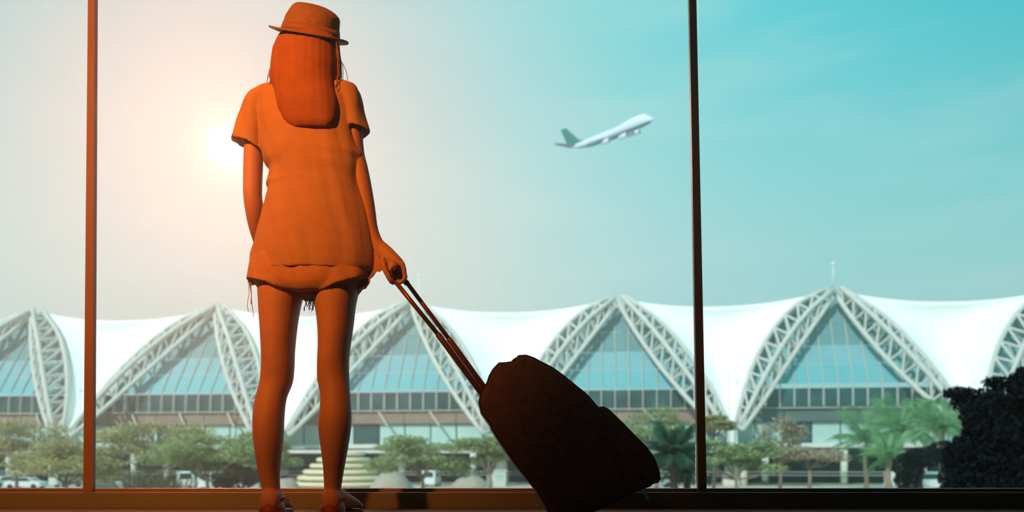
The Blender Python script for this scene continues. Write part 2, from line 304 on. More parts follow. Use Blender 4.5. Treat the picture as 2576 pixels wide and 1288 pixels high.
for k in range(-4, 4):
    U = k * BAY; top = ZT + (.5 if k == 1 else 0)
    # trusses
    for P_o, P_i, sg in ((Lout, Lin, -1), (Rout, Rin, 1)):
        tr = sub('arch_truss', term); n = 10
        co = curve(P_o, n); ci = curve(P_i, n)
        O = [F(U + u + lean(k, z), wd(z) - .6, top + z) for u, z in co]
        I = [F(U + u + lean(k, z), wd(z) - .3, top + z) for u, z in ci]
        Mf = [F(U + lean(k, a[1]) + (a[0] * .45 + c[0] * .55), wd(a[1]) + 2.2 * math.sin(PI * min(1, (i + .6) / (n + .6))) ** .6, top + (a[1] + c[1]) / 2 + .3) for i, (a, c) in enumerate(zip(co, ci))]
        for pts in (O, I, Mf):
            b = B(); tube(b, pts, .36, 10); obj('chord', b, M['steel'], tr, smooth=True)
        for i in range(n + 1):
            if i: rod('brace', O[i], Mf[i], .2, M['steel'], tr); rod('brace', Mf[i], I[i], .17, M['steel'], tr)
            if i and i % 2 == 0: rod('brace', O[i], I[i], .2, M['steel'], tr)
            if i < n:
                rod('brace', O[i], Mf[i + 1], .2, M['steel'], tr); rod('brace', I[i + 1], Mf[i], .18, M['steel'], tr)
                if i % 2: rod('brace', O[i], I[i + 1], .17, M['steel'], tr)
    # glazed arch behind the trusses: one pane per cell
    gw = sub('glass_wall', term)
    rows = [(-1.6, -5.6, 'gtop'), (-5.7, -9.0, 'gtop'), (-9.1, -11.8, 'gmid'), (-11.9, -14.9, 'gblue')]
    step = 2.05; n0 = -8
    for z0, z1, mm in rows:
        for c in range(n0, -n0):
            a, e = c * step + .05, (c + 1) * step - .05
            lt, lb = uat(Lout, z0) + .7, uat(Lout, z1) + .7; rt, rb = uat(Rout, z0) - .7, uat(Rout, z1) - .7
            poly = [(a, z0), (e, z0), (e, z1), (a, z1)]
            for (pt, pb, s) in ((lt, lb, 1), (rt, rb, -1)):
                def ins(p): return s * (p[0] - (pt + (pb - pt) * (p[1] - z0) / (z1 - z0)))
                q = []
                for i in range(len(poly)):
                    p, r_ = poly[i], poly[(i + 1) % len(poly)]; di, dj = ins(p), ins(r_)
                    if di >= 0: q.append(p)
                    if (di >= 0) != (dj >= 0):
                        t = di / (di - dj); q.append((p[0] + (r_[0] - p[0]) * t, p[1] + (r_[1] - p[1]) * t))
                poly = q
                if len(poly) < 3: break
            if len(poly) < 3: continue
            ar = abs(sum(poly[i][0] * poly[(i + 1) % len(poly)][1] - poly[(i + 1) % len(poly)][0] * poly[i][1] for i in range(len(poly)))) / 2
            if ar < .6: continue
            b = B(); fr = [b.verts.new(F(U + u + lean(k, z), wd(z) - 2.6, top + z)) for u, z in poly]; bk = [b.verts.new(F(U + u + lean(k, z), wd(z) - 2.75, top + z)) for u, z in poly]
            b.faces.new(fr); b.faces.new(bk[::-1])
            for i in range(len(poly)): j = (i + 1) % len(poly); b.faces.new((fr[i], bk[i], bk[j], fr[j]))
            obj('pane', b, M[mm], gw)
    for c in range(n0 + 1, -n0):
        u = c * step; zt = -1.6
        while zt > -14 and not (uat(Lout, zt) + .7 < u < uat(Rout, zt) - .7): zt -= .25
        b = B(); zz = [zt + (-18.3 - zt) * i / 8 for i in range(9)]
        tube(b, [F(U + u + lean(k, max(z, -15)), wd(max(z, -15)) - 2.45, top + z) for z in zz], .09, 6); obj('mullion', b, M['mull'], gw)
    # roof fabric between this arch and the next
    if True:
        nt_, ns_ = 14, 16; a_ = curve(Rout, nt_); c_ = curve(Lout, nt_)
        b = B(); G = []
        top2 = ZT + (.5 if k + 1 == 1 else 0)
        for q in range(-3, 0):
            row = []
            for s in range(ns_ + 1):
                f = s / ns_; u = U + 1.6 + f * (BAY - 1.9); sag = -1.75 * (1 - abs(2 * f - 1) ** 2.2)
                row.append(F(u, wd(0) - .8 + q * 9, top * (1 - f) + top2 * f + sag - .35 + q * .8))
            G.append([b.verts.new(p) for p in row])
        for i in range(nt_ + 1):
            t = i / nt_; row = []
            for s in range(ns_ + 1):
                f = s / ns_
                u = U + (a_[i][0] + lean(k, a_[i][1])) * (1 - f) + (BAY + c_[i][0] + lean(k + 1, c_[i][1])) * f
                bow = math.sin(PI * f)
                z = (top + a_[i][1]) * (1 - f) + (top2 + c_[i][1]) * f - 1.75 * (1 - abs(2 * f - 1) ** 2.2) * (1 - t) ** 2 - .35 * (1 - t)
                row.append(F(u, wd(a_[i][1]) - .8 - 4.0 * bow * math.sin(PI * t) ** .8, z))
            G.append([b.verts.new(p) for p in row])
        for r0, r1 in zip(G, G[1:]):
            for s in range(ns_): b.faces.new((r0[s], r0[s + 1], r1[s + 1], r1[s]))
        mb = obj('roof_membrane', b, M['memb'], term, smooth=True)
        sd = mb.modifiers.new('thick', 'SOLIDIFY'); sd.thickness = .12
        # foot where the two legs meet
        b = B(); p = F(U + BAY / 2 + .2 + (LEAN[k] + LEAN[k + 1]) / 2, 7.2, 0); loft(b, [ringpx(0, 0, 0, 0, 0)] * 0 or [[p + Vector((math.cos(t * PI / 4) * r_, math.sin(t * PI / 4) * r_, z)) for t in range(8)] for r_, z in ((1.3, -3.05), (.9, 1.0), (.7, 4.6))]); obj('footing', b, M['slab'], term)
    # storeys below the arch
    rb = sub('ribbon_window', term)
    cols = [(c * step) for c in range(n0, -n0)]
    for u in cols:
        if abs(u + step / 2) > 13.6: continue
        b = B(); c = F(U + u + step / 2 + lean(k, -15), 1.0, 9.5); box(b, c, (step - .12, .1, 2.85), math.atan2(FE.y, FE.x)); obj('pane', b, M['gdark'], rb)
    fm = 'fasciar' if k >= 1 else 'fascia'
    for j in range(4):
        b = B(); box(b, F(U - BAY / 2 + BAY / 8 + j * BAY / 4, 1.1, 7.05), (BAY / 4 - .12, .3, 1.95), math.atan2(FE.y, FE.x)); obj('fascia_panel', b, M[fm], term)
    b = B(); box(b, F(U, 1.5, 8.05), (BAY, .5, .14), math.atan2(FE.y, FE.x)); obj('ledge', b, M['mull'], term)
    if k < 1:
        for j in range(4):
            rod('strut', F(U - 12 + j * 8, 1.4, 8.0), F(U - 10 + j * 8, 3.2, 5.6), .18, M['mull'], term)
    lw = sub('lower_window_band', term)
    for j in range(8):
        b = B(); box(b, F(U - BAY / 2 + BAY / 16 + j * BAY / 8, .6, 4.45), (BAY / 8 - .2, .1, 3.1), math.atan2(FE.y, FE.x)); obj('pane', b, M['lowwall' if j not in (2, ) else 'gdark'], lw)
    b = B(); box(b, F(U, 1.6, 2.55), (BAY, 3.2, .62), math.atan2(FE.y, FE.x)); obj('canopy_slab', b, M['slab'], term)
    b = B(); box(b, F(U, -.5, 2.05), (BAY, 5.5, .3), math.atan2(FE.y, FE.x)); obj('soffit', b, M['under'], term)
    b = B(); box(b, F(U, -4.4, -.5), (BAY, .3, 5.1), math.atan2(FE.y, FE.x)); obj('back_wall', b, M['recess'], term)  # dark wall colour stands in for the shade under the canopy
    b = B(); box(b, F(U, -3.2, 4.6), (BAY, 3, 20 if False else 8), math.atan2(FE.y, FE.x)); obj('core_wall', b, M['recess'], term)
    for j in range(3):
        p = F(U - 11 + j * 11, 2.4, 0); b = B()
        loft(b, [[p + Vector((math.cos(t * PI / 6) * .5, math.sin(t * PI / 6) * .5, z)) for t in range(12)] for z in (-3.05, 2.2)]); obj('column', b, M['slab'], term, smooth=True)
    for z in (-1.3, -1.75):
        rod('rail', F(U - BAY / 2, 3.2, z), F(U + BAY / 2, 3.2, z), .07, M['post'], term)
# masts
def mast(px, y0, y1, d, label, m, r=.09, lean=0, ball_=False, head=False):
    p1 = W(px + lean, y0, d); p0 = W(px, y1, d)
    t = thing('mast' if not head else 'lamp_post', label, 'pole', p0)
    b = B(); tube(b, [p0, (p0 + p1) / 2, p1], [r * 1.3, r, r * .8], 8); obj('pole', b, m, t, smooth=True)
    if ball_: b = B(); ball(b, p1, r * 3.2, 10); obj('finial', b, m, t, smooth=True)
    if head: b = B(); ball(b, p1, (r * 2.6, r * 2, r * 1.3), 10); obj('lamp_head', b, m, t, smooth=True)
mast(2096, 664, 722, 117, 'thin white mast with a ball tip above the peak of the right-hand arch', M['slab'], .1, ball_=True)
mast(1053, 692, 800, 140, 'faint thin mast rising above the roof right of the middle arch peak', M['slab'], .08, ball_=True)
mast(1834, 944, 1222, 108, 'slim grey lamp post in front of the white tent roof right of the window post', M['post'], .07, head=True)
mast(1228, 1085, 1240, 96, 'pale grey round pole between the booth and the dome-shaped rock', M['post'], .16, head=True)
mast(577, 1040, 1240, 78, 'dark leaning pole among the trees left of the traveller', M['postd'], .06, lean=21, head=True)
# ------------------------------------------------------------------ trees
def leaf_cloud(clumps, n, size, seed, flat=.5):
    r = random.Random(seed); vs, fs = [], []
    tot = sum(c[3] * c[4] for c in clumps)
    for (x, y, z, a, h) in clumps:
        for _ in range(int(n * a * h / tot)):
            while True:
                q = Vector((r.uniform(-1, 1), r.uniform(-1, 1), r.uniform(-1, 1)))
                if q.length < 1: break
            q = q * (.55 + .45 * r.random()) if q.length < .6 else q
            p = Vector((x + q.x * a, y + q.y * a, z + q.z * h))
            s = size * r.uniform(.6, 1.4); t = Vector((r.uniform(-1, 1), r.uniform(-1, 1), r.uniform(-flat, flat))).normalized()
            u = t.cross(Vector((r.uniform(-.6, .6), r.uniform(-.6, .6), 1))).normalized()
            i = len(vs); vs += [p - t * s, p + u * s * .4, p + t * s, p - u * s * .4]; fs.append((i, i + 1, i + 2, i + 3))
    me = bpy.data.meshes.new('foliage'); me.from_pydata([tuple(q) for q in vs], [], fs); return me
def spread_tree(name, label, px, top, bot, halfw, d, leaf, seed, n=8000, trunk='bark', size=.2, group=None, sparse=1.0):
    "a broad layered crown between rows top and bot on a forked trunk"
    d *= .88; r = random.Random(seed); base = W(px, 0, d); base.z = GZ
    t = thing(name, label, 'tree', base); s = d / FP
    zt = (H - top) * s + HC - GZ; zb = (H - bot) * s + HC - GZ; hw = halfw * s; cl = []
    for i in range(26):
        a = r.uniform(0, 2 * PI); q = r.random() ** .6 * hw * .85; f = 1 - (q / hw) ** 2
        zz = zb + (zt - zb) * (r.uniform(0, .6) + .35 * f); cl.append((q * math.cos(a), q * math.sin(a) * .7, zz, hw * r.uniform(.22, .4), (zt - zb) * r.uniform(.08, .2)))
    me = leaf_cloud(cl, int(n * sparse), size, seed); f = link_mesh('foliage', me, M[leaf], t, False); f['kind'] = 'stuff'
    b = B(); tube(b, [base, base + Vector((.1, 0, zb * .5)), base + Vector((0, 0, zb))], [.22, .17, .14], 8); obj('trunk', b, M[trunk], t, smooth=True)
    b = B()
    for c in cl[:9]:
        e = base + Vector((c[0], c[1], c[2])); o = base + Vector((0, 0, zb * r.uniform(.75, .98)))
        tube(b, [o, (o + e) / 2 + Vector((0, 0, -.25)), e], [.1, .07, .03], 5)
    obj('branches', b, M[trunk], t, smooth=True)
    return t
TR = [('olive leafy tree at the far left edge of the window', 40, 1052, 1165, 150, 92, 'leafA', 1),
      ('low brownish-green tree just left of the orange window post', 165, 1105, 1200, 140, 82, 'leafA', 2),
      ('broad olive tree spreading to the right of the left window post', 375, 1052, 1165, 165, 90, 'leafA', 3),
      ('second row olive tree under the left arch, above the white vans', 520, 1095, 1185, 165, 76, 'leafB', 4),
      ('green tree half hidden behind the traveller\'s left leg', 655, 1090, 1180, 95, 84, 'leafB', 5),
      ('flat-topped green tree between the traveller\'s right leg and the dome-shaped rock', 1062, 1092, 1200, 150, 88, 'leafB', 6),
      ('green tree behind the suitcase edge, over the white booth', 1232, 1090, 1190, 110, 86, 'leafB', 7),
      ('tall pale hazy tree behind the dark palm by the suitcase', 1650, 1035, 1175, 140, 94, 'leafB', 8),
      ('light green tree filling the gap right of the dark window post', 1850, 1098, 1195, 135, 86, 'leafB', 9),
      ('small olive crown at the foot of the white roof fold', 1795, 1040, 1090, 60, 98, 'leafA', 10)]
for lb, px, tp, bt, hw, d, lf, sd_ in TR: spread_tree('leafy_tree', lb, px, tp, bt + (15 if px < 700 else 0), hw, d, lf, sd_)
spread_tree('sparse_tree', 'bare brownish tree with a tiered crown left of the palms', 1962, 1052, 1150, 75, 96, 'leafC', 21, n=2400)
spread_tree('sparse_tree', 'brown-leaved umbrella tree under the white canopy edge beside the palms', 2035, 1122, 1165, 100, 88, 'leafC', 22, n=3600)
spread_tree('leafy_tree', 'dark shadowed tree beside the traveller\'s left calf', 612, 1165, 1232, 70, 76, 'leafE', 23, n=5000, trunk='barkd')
# palms: every frond a part copied from one mesh
def frond_mesh(L_, droop, w_, nm):
    b = B(); n = 22; pts = []
    for i in range(n + 1):
        f = i / n; pts.append(Vector((L_ * (f - .25 * droop * f * f), 0, L_ * (.34 * f - droop * .75 * f * f))))
    tube(b, pts, [.05 * (1 - .8 * i / n) for i in range(n + 1)], 4)
    for i in range(2, n + 1):
        f = i / n; l = w_ * (math.sin(PI * min(1, .12 + .83 * f)) ** .6)
        for s in (-1, 1):
            for j in (0,):
                p = pts[i] if j == 0 or i == n else (pts[i] + pts[min(i + 1, n)]) / 2
                e = p + Vector((l * .8, s * l * .6, -l * .6)); m_ = (p + e) / 2 + Vector((0, 0, l * .1)); d = Vector((.035, 0, 0))
                v_ = [b.verts.new(q) for q in (p - d, p + d, m_ + d * 1.2, e, m_ - d * 1.2)]
                b.faces.new(v_)
    me = bpy.data.meshes.new(nm); b.to_mesh(me); b.free(); return me
def palm(label, px, crown, d, R_, leaf, seed, n=34, trunk='bark', dark=False):
    r = random.Random(seed); base = W(px, 0, d); base.z = GZ; t = thing('palm_tree', label, 'tree', base)
    h = (H - crown) * d / FP + HC - GZ
    b = B(); pts = [base + Vector((.1 * math.sin(i), 0, h * i / 8)) for i in range(9)]; tube(b, pts, [.26 - .012 * i + .02 * (i % 2) for i in range(9)], 10); obj('trunk', b, M[trunk], t, smooth=True)
    ms = [frond_mesh(R_, dr, R_ * .34, 'frond') for dr in (.35, .6, .95)]
    for m_ in ms: m_.materials.append(M[leaf])
    for i in range(n):
        o = bpy.data.objects.new('frond', ms[i % 3]); C.objects.link(o); o.parent = t; o.location = (0, 0, h)
        tilt = [.85, .35, -.1][i % 3] + r.uniform(-.15, .15)
        o.rotation_euler = (r.uniform(-.2, .2), -tilt, i * 2.399 + r.uniform(-.2, .2)); s = r.uniform(.8, 1.1); o.scale = (s, s, s)
    return t
palm('palm with bright drooping fronds nearest the terminal entrance, leftmost of the bright palms', 2178, 1112, 90, 4.8, 'palm', 31)
palm('palm with upright green fronds in the middle of the bright palms', 2268, 1085, 80, 4.3, 'palm', 32)
palm('palm with green fronds touching the big dark tree, rightmost of the bright palms', 2370, 1078, 71, 3.6, 'palm', 33)
palm('short palm with low hanging fronds under the middle bright palm', 2236, 1150, 62, 2.6, 'palm', 34, n=16)
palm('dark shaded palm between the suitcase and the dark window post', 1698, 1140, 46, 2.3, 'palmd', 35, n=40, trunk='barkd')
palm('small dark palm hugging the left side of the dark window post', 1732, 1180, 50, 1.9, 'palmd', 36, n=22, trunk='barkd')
# big dark tree close to the building on the right
def dark_tree(label, px, d, blobs, n, sz, seed):
    base = W(px, 0, d); base.z = GZ; t = thing('dense_tree', label, 'tree', base)
    cl = [(W(x, y, d).x - base.x, dy, W(x, y, d).z - GZ, a * d / FP, c * d / FP) for x, y, a, c, dy in blobs]
    me = leaf_cloud(cl, n, sz, seed, 1.0); f = link_mesh('foliage', me, M['leafD'], t, False); f['kind'] = 'stuff'
    b = B(); tube(b, [base, base + Vector((0, 0, 2)), base + Vector((.2, 0, 3.4))], [.3, .22, .12], 8); obj('trunk', b, M['barkd'], t, smooth=True)
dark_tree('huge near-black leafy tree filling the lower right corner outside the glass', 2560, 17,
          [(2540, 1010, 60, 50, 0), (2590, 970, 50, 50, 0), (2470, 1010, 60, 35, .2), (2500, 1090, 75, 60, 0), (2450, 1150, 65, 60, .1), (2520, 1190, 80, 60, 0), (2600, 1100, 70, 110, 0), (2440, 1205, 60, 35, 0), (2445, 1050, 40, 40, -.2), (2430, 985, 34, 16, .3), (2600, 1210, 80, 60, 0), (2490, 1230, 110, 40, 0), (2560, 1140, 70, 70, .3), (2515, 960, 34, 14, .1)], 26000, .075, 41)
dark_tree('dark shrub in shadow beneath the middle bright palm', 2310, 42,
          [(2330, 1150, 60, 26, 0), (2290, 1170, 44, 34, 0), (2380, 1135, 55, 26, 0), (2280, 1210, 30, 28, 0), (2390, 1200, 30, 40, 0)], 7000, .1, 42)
# reeds in the left corner
def reeds(label, px, d, n, seed, hgt=2.6):
    r = random.Random(seed); base = W(px, 0, d); base.z = GZ; t = thing('tall_grass', label, 'plant', base); b = B()
    for i in range(n):
        o = base + Vector((r.uniform(-1.8, 1.8), r.uniform(-.6, .6), 0)); a = r.uniform(-.9, .5); l = hgt * r.uniform(.6, 1.1)
        e = o + Vector((math.sin(a) * l * .8, r.uniform(-.3, .3), math.cos(a) * l)); m_ = (o + e) / 2 + Vector((-math.sin(a) * .3, 0, .2)); q = Vector((.04, 0, 0))
        v_ = [b.verts.new(x) for x in (o - q, o + q, m_ + q, e, m_ - q)]; b.faces.new(v_)
    f = obj('blades', b, M['reed'], t); f['kind'] = 'stuff'
reeds('clump of tall dark reeds above the sill, right of the left window post', 372, 62, 220, 51, 3.1)
reeds('smaller dark reed clump left of the two white vans', 430, 66, 120, 52, 2.2)
# ------------------------------------------------------------------ vehicles and street furniture
def vehicle(name, label, px, d, paint, kind='car', rz=0, cat='car'):
    base = W(px, 0, d); base.z = GZ; t = thing(name, label, cat, base, rz if rz else 0)
    o_ = Vector((0, 0, 0)) if rz else base
    Lh, Wd, Hh, prof = {'car': (4.3, 1.75, 1.45, [(-2.1, .35), (-2.12, .75), (-1.95, .92), (-1.5, .98), (-.95, 1.4), (.6, 1.45), (1.3, 1.0), (2.05, .85), (2.15, .6), (2.12, .35)]),
                        'van': (4.9, 1.9, 2.1, [(-2.4, .35), (-2.42, 1.2), (-2.3, 1.95), (-2.0, 2.1), (1.0, 2.1), (1.7, 1.3), (2.3, 1.1), (2.42, .8), (2.4, .35)])}[kind]
    b = B(); R = []
    for y, s in ((-Wd / 2, .93), (-Wd / 2 + .12, 1), (Wd / 2 - .12, 1), (Wd / 2, .93)):
        R.append([o_ + Vector((x * s, y, .35 + (z - .35) * (s if z > .9 else 1))) for x, z in prof])
    loft(b, R); obj('body', b, M[paint], t)
    gl = {'car': [(-1.35, .98), (-.92, 1.33), (.55, 1.38), (1.12, .98)], 'van': [(-2.1, 1.3), (-2.0, 1.85), (.95, 1.85), (1.5, 1.3)]}[kind]
    for s in (-1, 1):
        b = B(); loft(b, [[o_ + Vector((x, s * (Wd / 2 - .02 + q), z)) for x, z in gl] for q in (0, .04)]); obj('side_window', b, M['cglass'], t)
    zz = (1.0, 1.35) if kind == 'car' else (1.25, 1.9); xx = ((1.28, .72) if kind == 'car' else (1.85, 1.2))
    b = B(); loft(b, [[o_ + Vector((xx[0] + .0 + q, -.7, zz[0])), o_ + Vector((xx[0] + q, .7, zz[0])), o_ + Vector((xx[1] + q, .62, zz[1])), o_ + Vector((xx[1] + q, -.62, zz[1]))] for q in (0, .05)]); obj('windscreen', b, M['cglass'], t)
    xr_ = -1.42 if kind == 'car' else -2.4
    b = B(); loft(b, [[o_ + Vector((xr_ + q, -.65, zz[0])), o_ + Vector((xr_ + q, .65, zz[0])), o_ + Vector((xr_ + (.35 if kind == 'car' else .07) + q, .6, zz[1])), o_ + Vector((xr_ + (.35 if kind == 'car' else .07) + q, -.6, zz[1]))] for q in (0, -.05)]); obj('rear_window', b, M['cglass'], t)
    for sx in (-1.35, 1.35):
        for sy in (-1, 1):
            b = B(); bmesh.ops.create_cone(b, cap_ends=True, segments=16, radius1=.33, radius2=.33, depth=.22, matrix=Matrix.Translation(o_ + Vector((sx, sy * (Wd / 2 - .08), .33))) @ Matrix.Rotation(PI / 2, 4, 'X')); obj('wheel', b, M['tyre'], t)
    if rz: pass
    return t
vehicle('car', 'white car whose rounded rear shows at the far left edge above the sill', 12, 99, 'white', 'car', 1.2)
vehicle('car', 'white hatchback seen from the side, second vehicle from the left edge', 66, 92, 'white', 'car')
vehicle('van', 'pale beige boxy van just left of the orange window post', 180, 101, 'booth', 'van', 1.0, 'van')
vehicle('car', 'white car between the reeds and the orange window post', 296, 93, 'white', 'car', .3)
vehicle('van', 'white van with its nose to the left, left one of the pair under the trees', 470, 92, 'white', 'van', 1.9, 'van')
vehicle('van', 'white van seen from behind, right one of the pair under the trees', 545, 92, 'white', 'van', 1.35, 'van')
vehicle('car', 'dull red car glimpsed between the traveller\'s legs beside the stone tiers', 752, 113, 'red', 'car')
vehicle('van', 'white van seen end on beneath the flat-topped green tree', 1085, 104, 'white', 'van', 1.5, 'van')
vehicle('car', 'silver car parked behind the foot of the dark palm', 1650, 100, 'silver', 'car', 0)
vehicle('van', 'pale blue-white van in the shade right of the palms', 2335, 88, 'white', 'van', 0, 'van')
for i, (px, lb) in enumerate(((130, 'white car on the raised road at the foot of the white roof fold, left side'), (262, 'white car on the raised road right of the orange window post'),
                              (352, 'silver car on the raised road above the broad olive tree'), (492, 'white car on the raised road under the left arch'), (640, 'white car on the raised road hidden partly by the traveller\'s left leg'))):
    t = vehicle('car', lb, px, 113, 'silver' if i == 2 else 'white', 'car', .11)
    t.location.z = HC + 1.25 + .6
# raised road
b = B(); box(b, F(-40, 11.5, 1.6), (130, 7, .4), math.atan2(FE.y, FE.x)); t_ = tag(obj('raised_road', b, M['slab']), kind='structure')
for i in range(8):
    p = F(-98 + i * 16.4, 11.5, 0); b = B(); loft(b, [[p + Vector((math.cos(t * PI / 6) * .45, math.sin(t * PI / 6) * .45, z)) for t in range(12)] for z in (-3.05, 1.5)]); o = obj('road_pier', b, M['slab'], t_, smooth=True)
# tiered planter
dT = 101.0; tb = W(865, 0, dT); tb.z = GZ
tp = thing('tiered_fountain', 'stepped cone of cream stone tiers seen between and beside the traveller\'s legs', 'fountain', tb)
tiers = [(1142, 52), (1157, 68), (1172, 84), (1187, 100), (1202, 114), (1217, 127), (1232, 140)]
for y, hw in tiers:
    r_ = hw * dT / FP; c = tb.copy(); c.z = W(0, y, dT).z; b = B(); h = .29
    prof = [(r_ * .3, -h), (r_ - .25, -h), (r_ - .05, -h * .6), (r_, 0), (r_ - .05, h * .6), (r_ - .25, h), (r_ * .3, h)]
    loft(b, [[c + Vector((math.cos(2 * PI * q / 40) * p[0], math.sin(2 * PI * q / 40) * p[0], p[1])) for q in range(40)] for p in prof]); obj('tier', b, M['cream'], tp, smooth=True)
b = B(); loft(b, [[tb + Vector((math.cos(2 * PI * q / 24) * r_, math.sin(2 * PI * q / 24) * r_, z)) for q in range(24)] for r_, z in ((6.2, 0), (2.0, W(0, 1140, dT).z - GZ))]); obj('core', b, M['barkd'], tp)
def rockmesh(name, label, px, d, halfw, top, seed, flat=.25):
    base = W(px, 0, d); base.z = GZ; hw = halfw * d / FP; h = (H - top) * d / FP + HC - GZ; b = B()
    bmesh.ops.create_icosphere(b, subdivisions=4, radius=1)
    for v_ in b.verts:
        n_ = noise.noise(v_.co * 2.2 + Vector((seed, 0, 0))) * .09
        z = max(v_.co.z, -.02); z = min(z, .8 + n_) / .8
        v_.co = Vector((base.x + v_.co.x * hw * (1.15 - .35 * z + n_), base.y + v_.co.y * hw * (1 + n_), base.z + max(0, z) * h))
    tag(obj(name, b, M['rock'], None, smooth=True), label, 'rock')
rockmesh('boulder', 'beige dome-shaped rock with a flat top left of the pale pole', 1184, 100, 46, 1199, 3)
rockmesh('boulder', 'grey sloping rock mound right beside the cream stone tiers', 985, 90, 50, 1190, 9)
rockmesh('boulder', 'pinkish rock at the foot of the orange window post', 252, 88, 40, 1196, 15)
rockmesh('boulder', 'pale rock slope just right of the traveller\'s left calf', 722, 89, 30, 1204, 19)
# booth
bb = W(1255, 0, 105); bb.z = GZ; t = thing('guard_booth', 'small white booth right of the pale round pole', 'booth', bb)
b = B(); box(b, bb + Vector((0, 0, 1.0)), (1.9, 1.8, 2.0)); obj('body', b, M['booth'], t, bevel=.05)
b = B(); box(b, bb + Vector((0, 0, 2.08)), (2.2, 2.1, .16)); obj('roof', b, M['slab'], t, bevel=.03)
b = B(); box(b, bb + Vector((.1, -.92, 1.3)), (1.0, .06, .7)); obj('window', b, M['lowwall'], t)
for px, lb in ((1838, 'broad white block pillar below the light green tree right of the dark window post'), (2238, 'white block pillar behind the low palm fronds')):
    p = W(px, 0, 108); p.z = GZ; b = B(); box(b, p + Vector((0, 0, .95)), (2.1 if px < 2000 else 1.1, 1, 1.9)); tag(obj('pillar_block', b, M['slab'], bevel=.06), lb, 'pillar')
# ------------------------------------------------------------------ airliner (metres, nose to +X, then placed in the sky)
def airliner():
    t = bpy.data.objects.new('airliner', None); C.objects.link(t)
    tag(t, 'white wide-body jet airliner with a deep teal tail climbing to the right', 'airplane')
    b = B(); R = []
    for x, r_, zc, hump in smoothpts([(35, .15, -1.0, 0), (34, 1.2, -.8, 0), (32, 2.1, -.4, .5), (29, 2.9, 0, 1.5), (24, 3.25, 0, 1.75), (17, 3.25, 0, 1.6), (11, 3.25, 0, .5), (6, 3.25, 0, 0), (-8, 3.25, 0, 0), (-16, 3.0, .2, 0), (-24, 2.1, .9, 0), (-31, 1.0, 1.6, 0), (-35, .35, 2.0, 0)], 3):
        ring = []
        for k in range(32):
            a = 2 * PI * k / 32; y = r_ * math.cos(a); z = r_ * math.sin(a); z = z + (max(0, math.sin(a)) ** 2) * hump; ring.append(Vector((x, y, z + zc)))
        R.append(ring)
    loft(b, R); bmesh.ops.recalc_face_normals(b, faces=b.faces[:])
    for f in b.faces:
        c = f.calc_center_median()
        if c.z < -1.35 + max(0, -c.x - 10) * .06 and c.x < 33: f.material_index = 1
    f_ = obj('fuselage', b, [M['pw'], M['pt']], t, smooth=True)
    def foil(name, pts, th, m):
        b = B(); n = Vector(th); loft(b, [[Vector(p) * 1 - n * .5 for p in pts], [Vector(p) + n * .5 for p in pts]]); return obj(name, b, m, t, bevel=.08)
    foil('tail_fin', [(-19, 0, 3), (-24, 0, 4.5), (-31.5, 0, 15.5), (-35.8, 0, 15.5), (-34, 0, 3)], (0, .5, 0), M['pt'])
    for s in (-1, 1):
        foil('tailplane', [(-27, s * .8, 2.4), (-36, s * 11, 7.5), (-38.5, s * 11, 7.5), (-33.5, s * .8, 2.3)], (0, 0, .35), M['pg'])
        foil('wing', [(19, s * 2.5, -2.2), (-1, s * 28, -1.4), (-4.5, s * 28, -1.4), (4, s * 11, -2.0), (3, s * 2.5, -2.2)], (0, 0, .55), M['pg'])
        for x, y in ((14.2, 10.5), (5, 19.5)):
            e = sub('engine', t); z = -4.6 if y < 15 else -4.0
            b = B(); pr = [(3.2, 1.3), (3.7, 1.6), (3.0, 1.85), (0, 1.75), (-2.4, 1.2), (-3.4, .7)]
            loft(b, [[Vector((x + p, s * y + q * math.cos(2 * PI * k / 20), z + q * math.sin(2 * PI * k / 20))) for k in range(20)] for p, q in pr]); obj('nacelle', b, M['pw'], e, smooth=True)
            b = B(); loft(b, [[Vector((x + p, s * y + q * math.cos(2 * PI * k / 20), z + q * math.sin(2 * PI * k / 20))) for k in range(20)] for p, q in ((3.25, 1.28), (3.1, .2))]); obj('intake', b, M['pd'], e)
            b = B(); loft(b, [[Vector((x + a, s * y - .15, zz)), Vector((x + a, s * y + .15, zz)), Vector((x + c, s * y + .15, zz)), Vector((x + c, s * y - .15, zz))] for a, c, zz in ((1.5, -2, z + 1.2), (-1, -4.5, z + 2.4))]); obj('pylon', b, M['pg'], e)
    b = B(); ball(b, (0, 0, -2.7), (9, 2.8, 1.3), 20); obj('belly_fairing', b, M['pt'], t, smooth=True)
    b = B(); loft(b, [[Vector((31.0, s * .9, 3.4 - .0)), Vector((31.6, s * .9, 2.6)), Vector((32.0, -s * .9, 2.6)), Vector((31.3, -s * .9, 3.4))] for s in (1, .2)]); b.free()
    dP = 560.0; yaw = math.radians(-38); pitch = math.radians(-5); roll = math.radians(25)
    Rm = Matrix.Rotation(yaw, 4, 'Z') @ Matrix.Rotation(pitch, 4, 'Y') @ Matrix.Rotation(roll, 4, 'X')
    t.matrix_world = Matrix.Translation(W(1533, 340, dP)) @ Rm
    return t
plane = airliner()
# ------------------------------------------------------------------ the traveller
per = thing('person', 'person seen from behind in brimmed hat, loose top and frayed shorts, holding the suitcase handle', 'person', (W(775, 0, D).x, D, 0))
b = B()
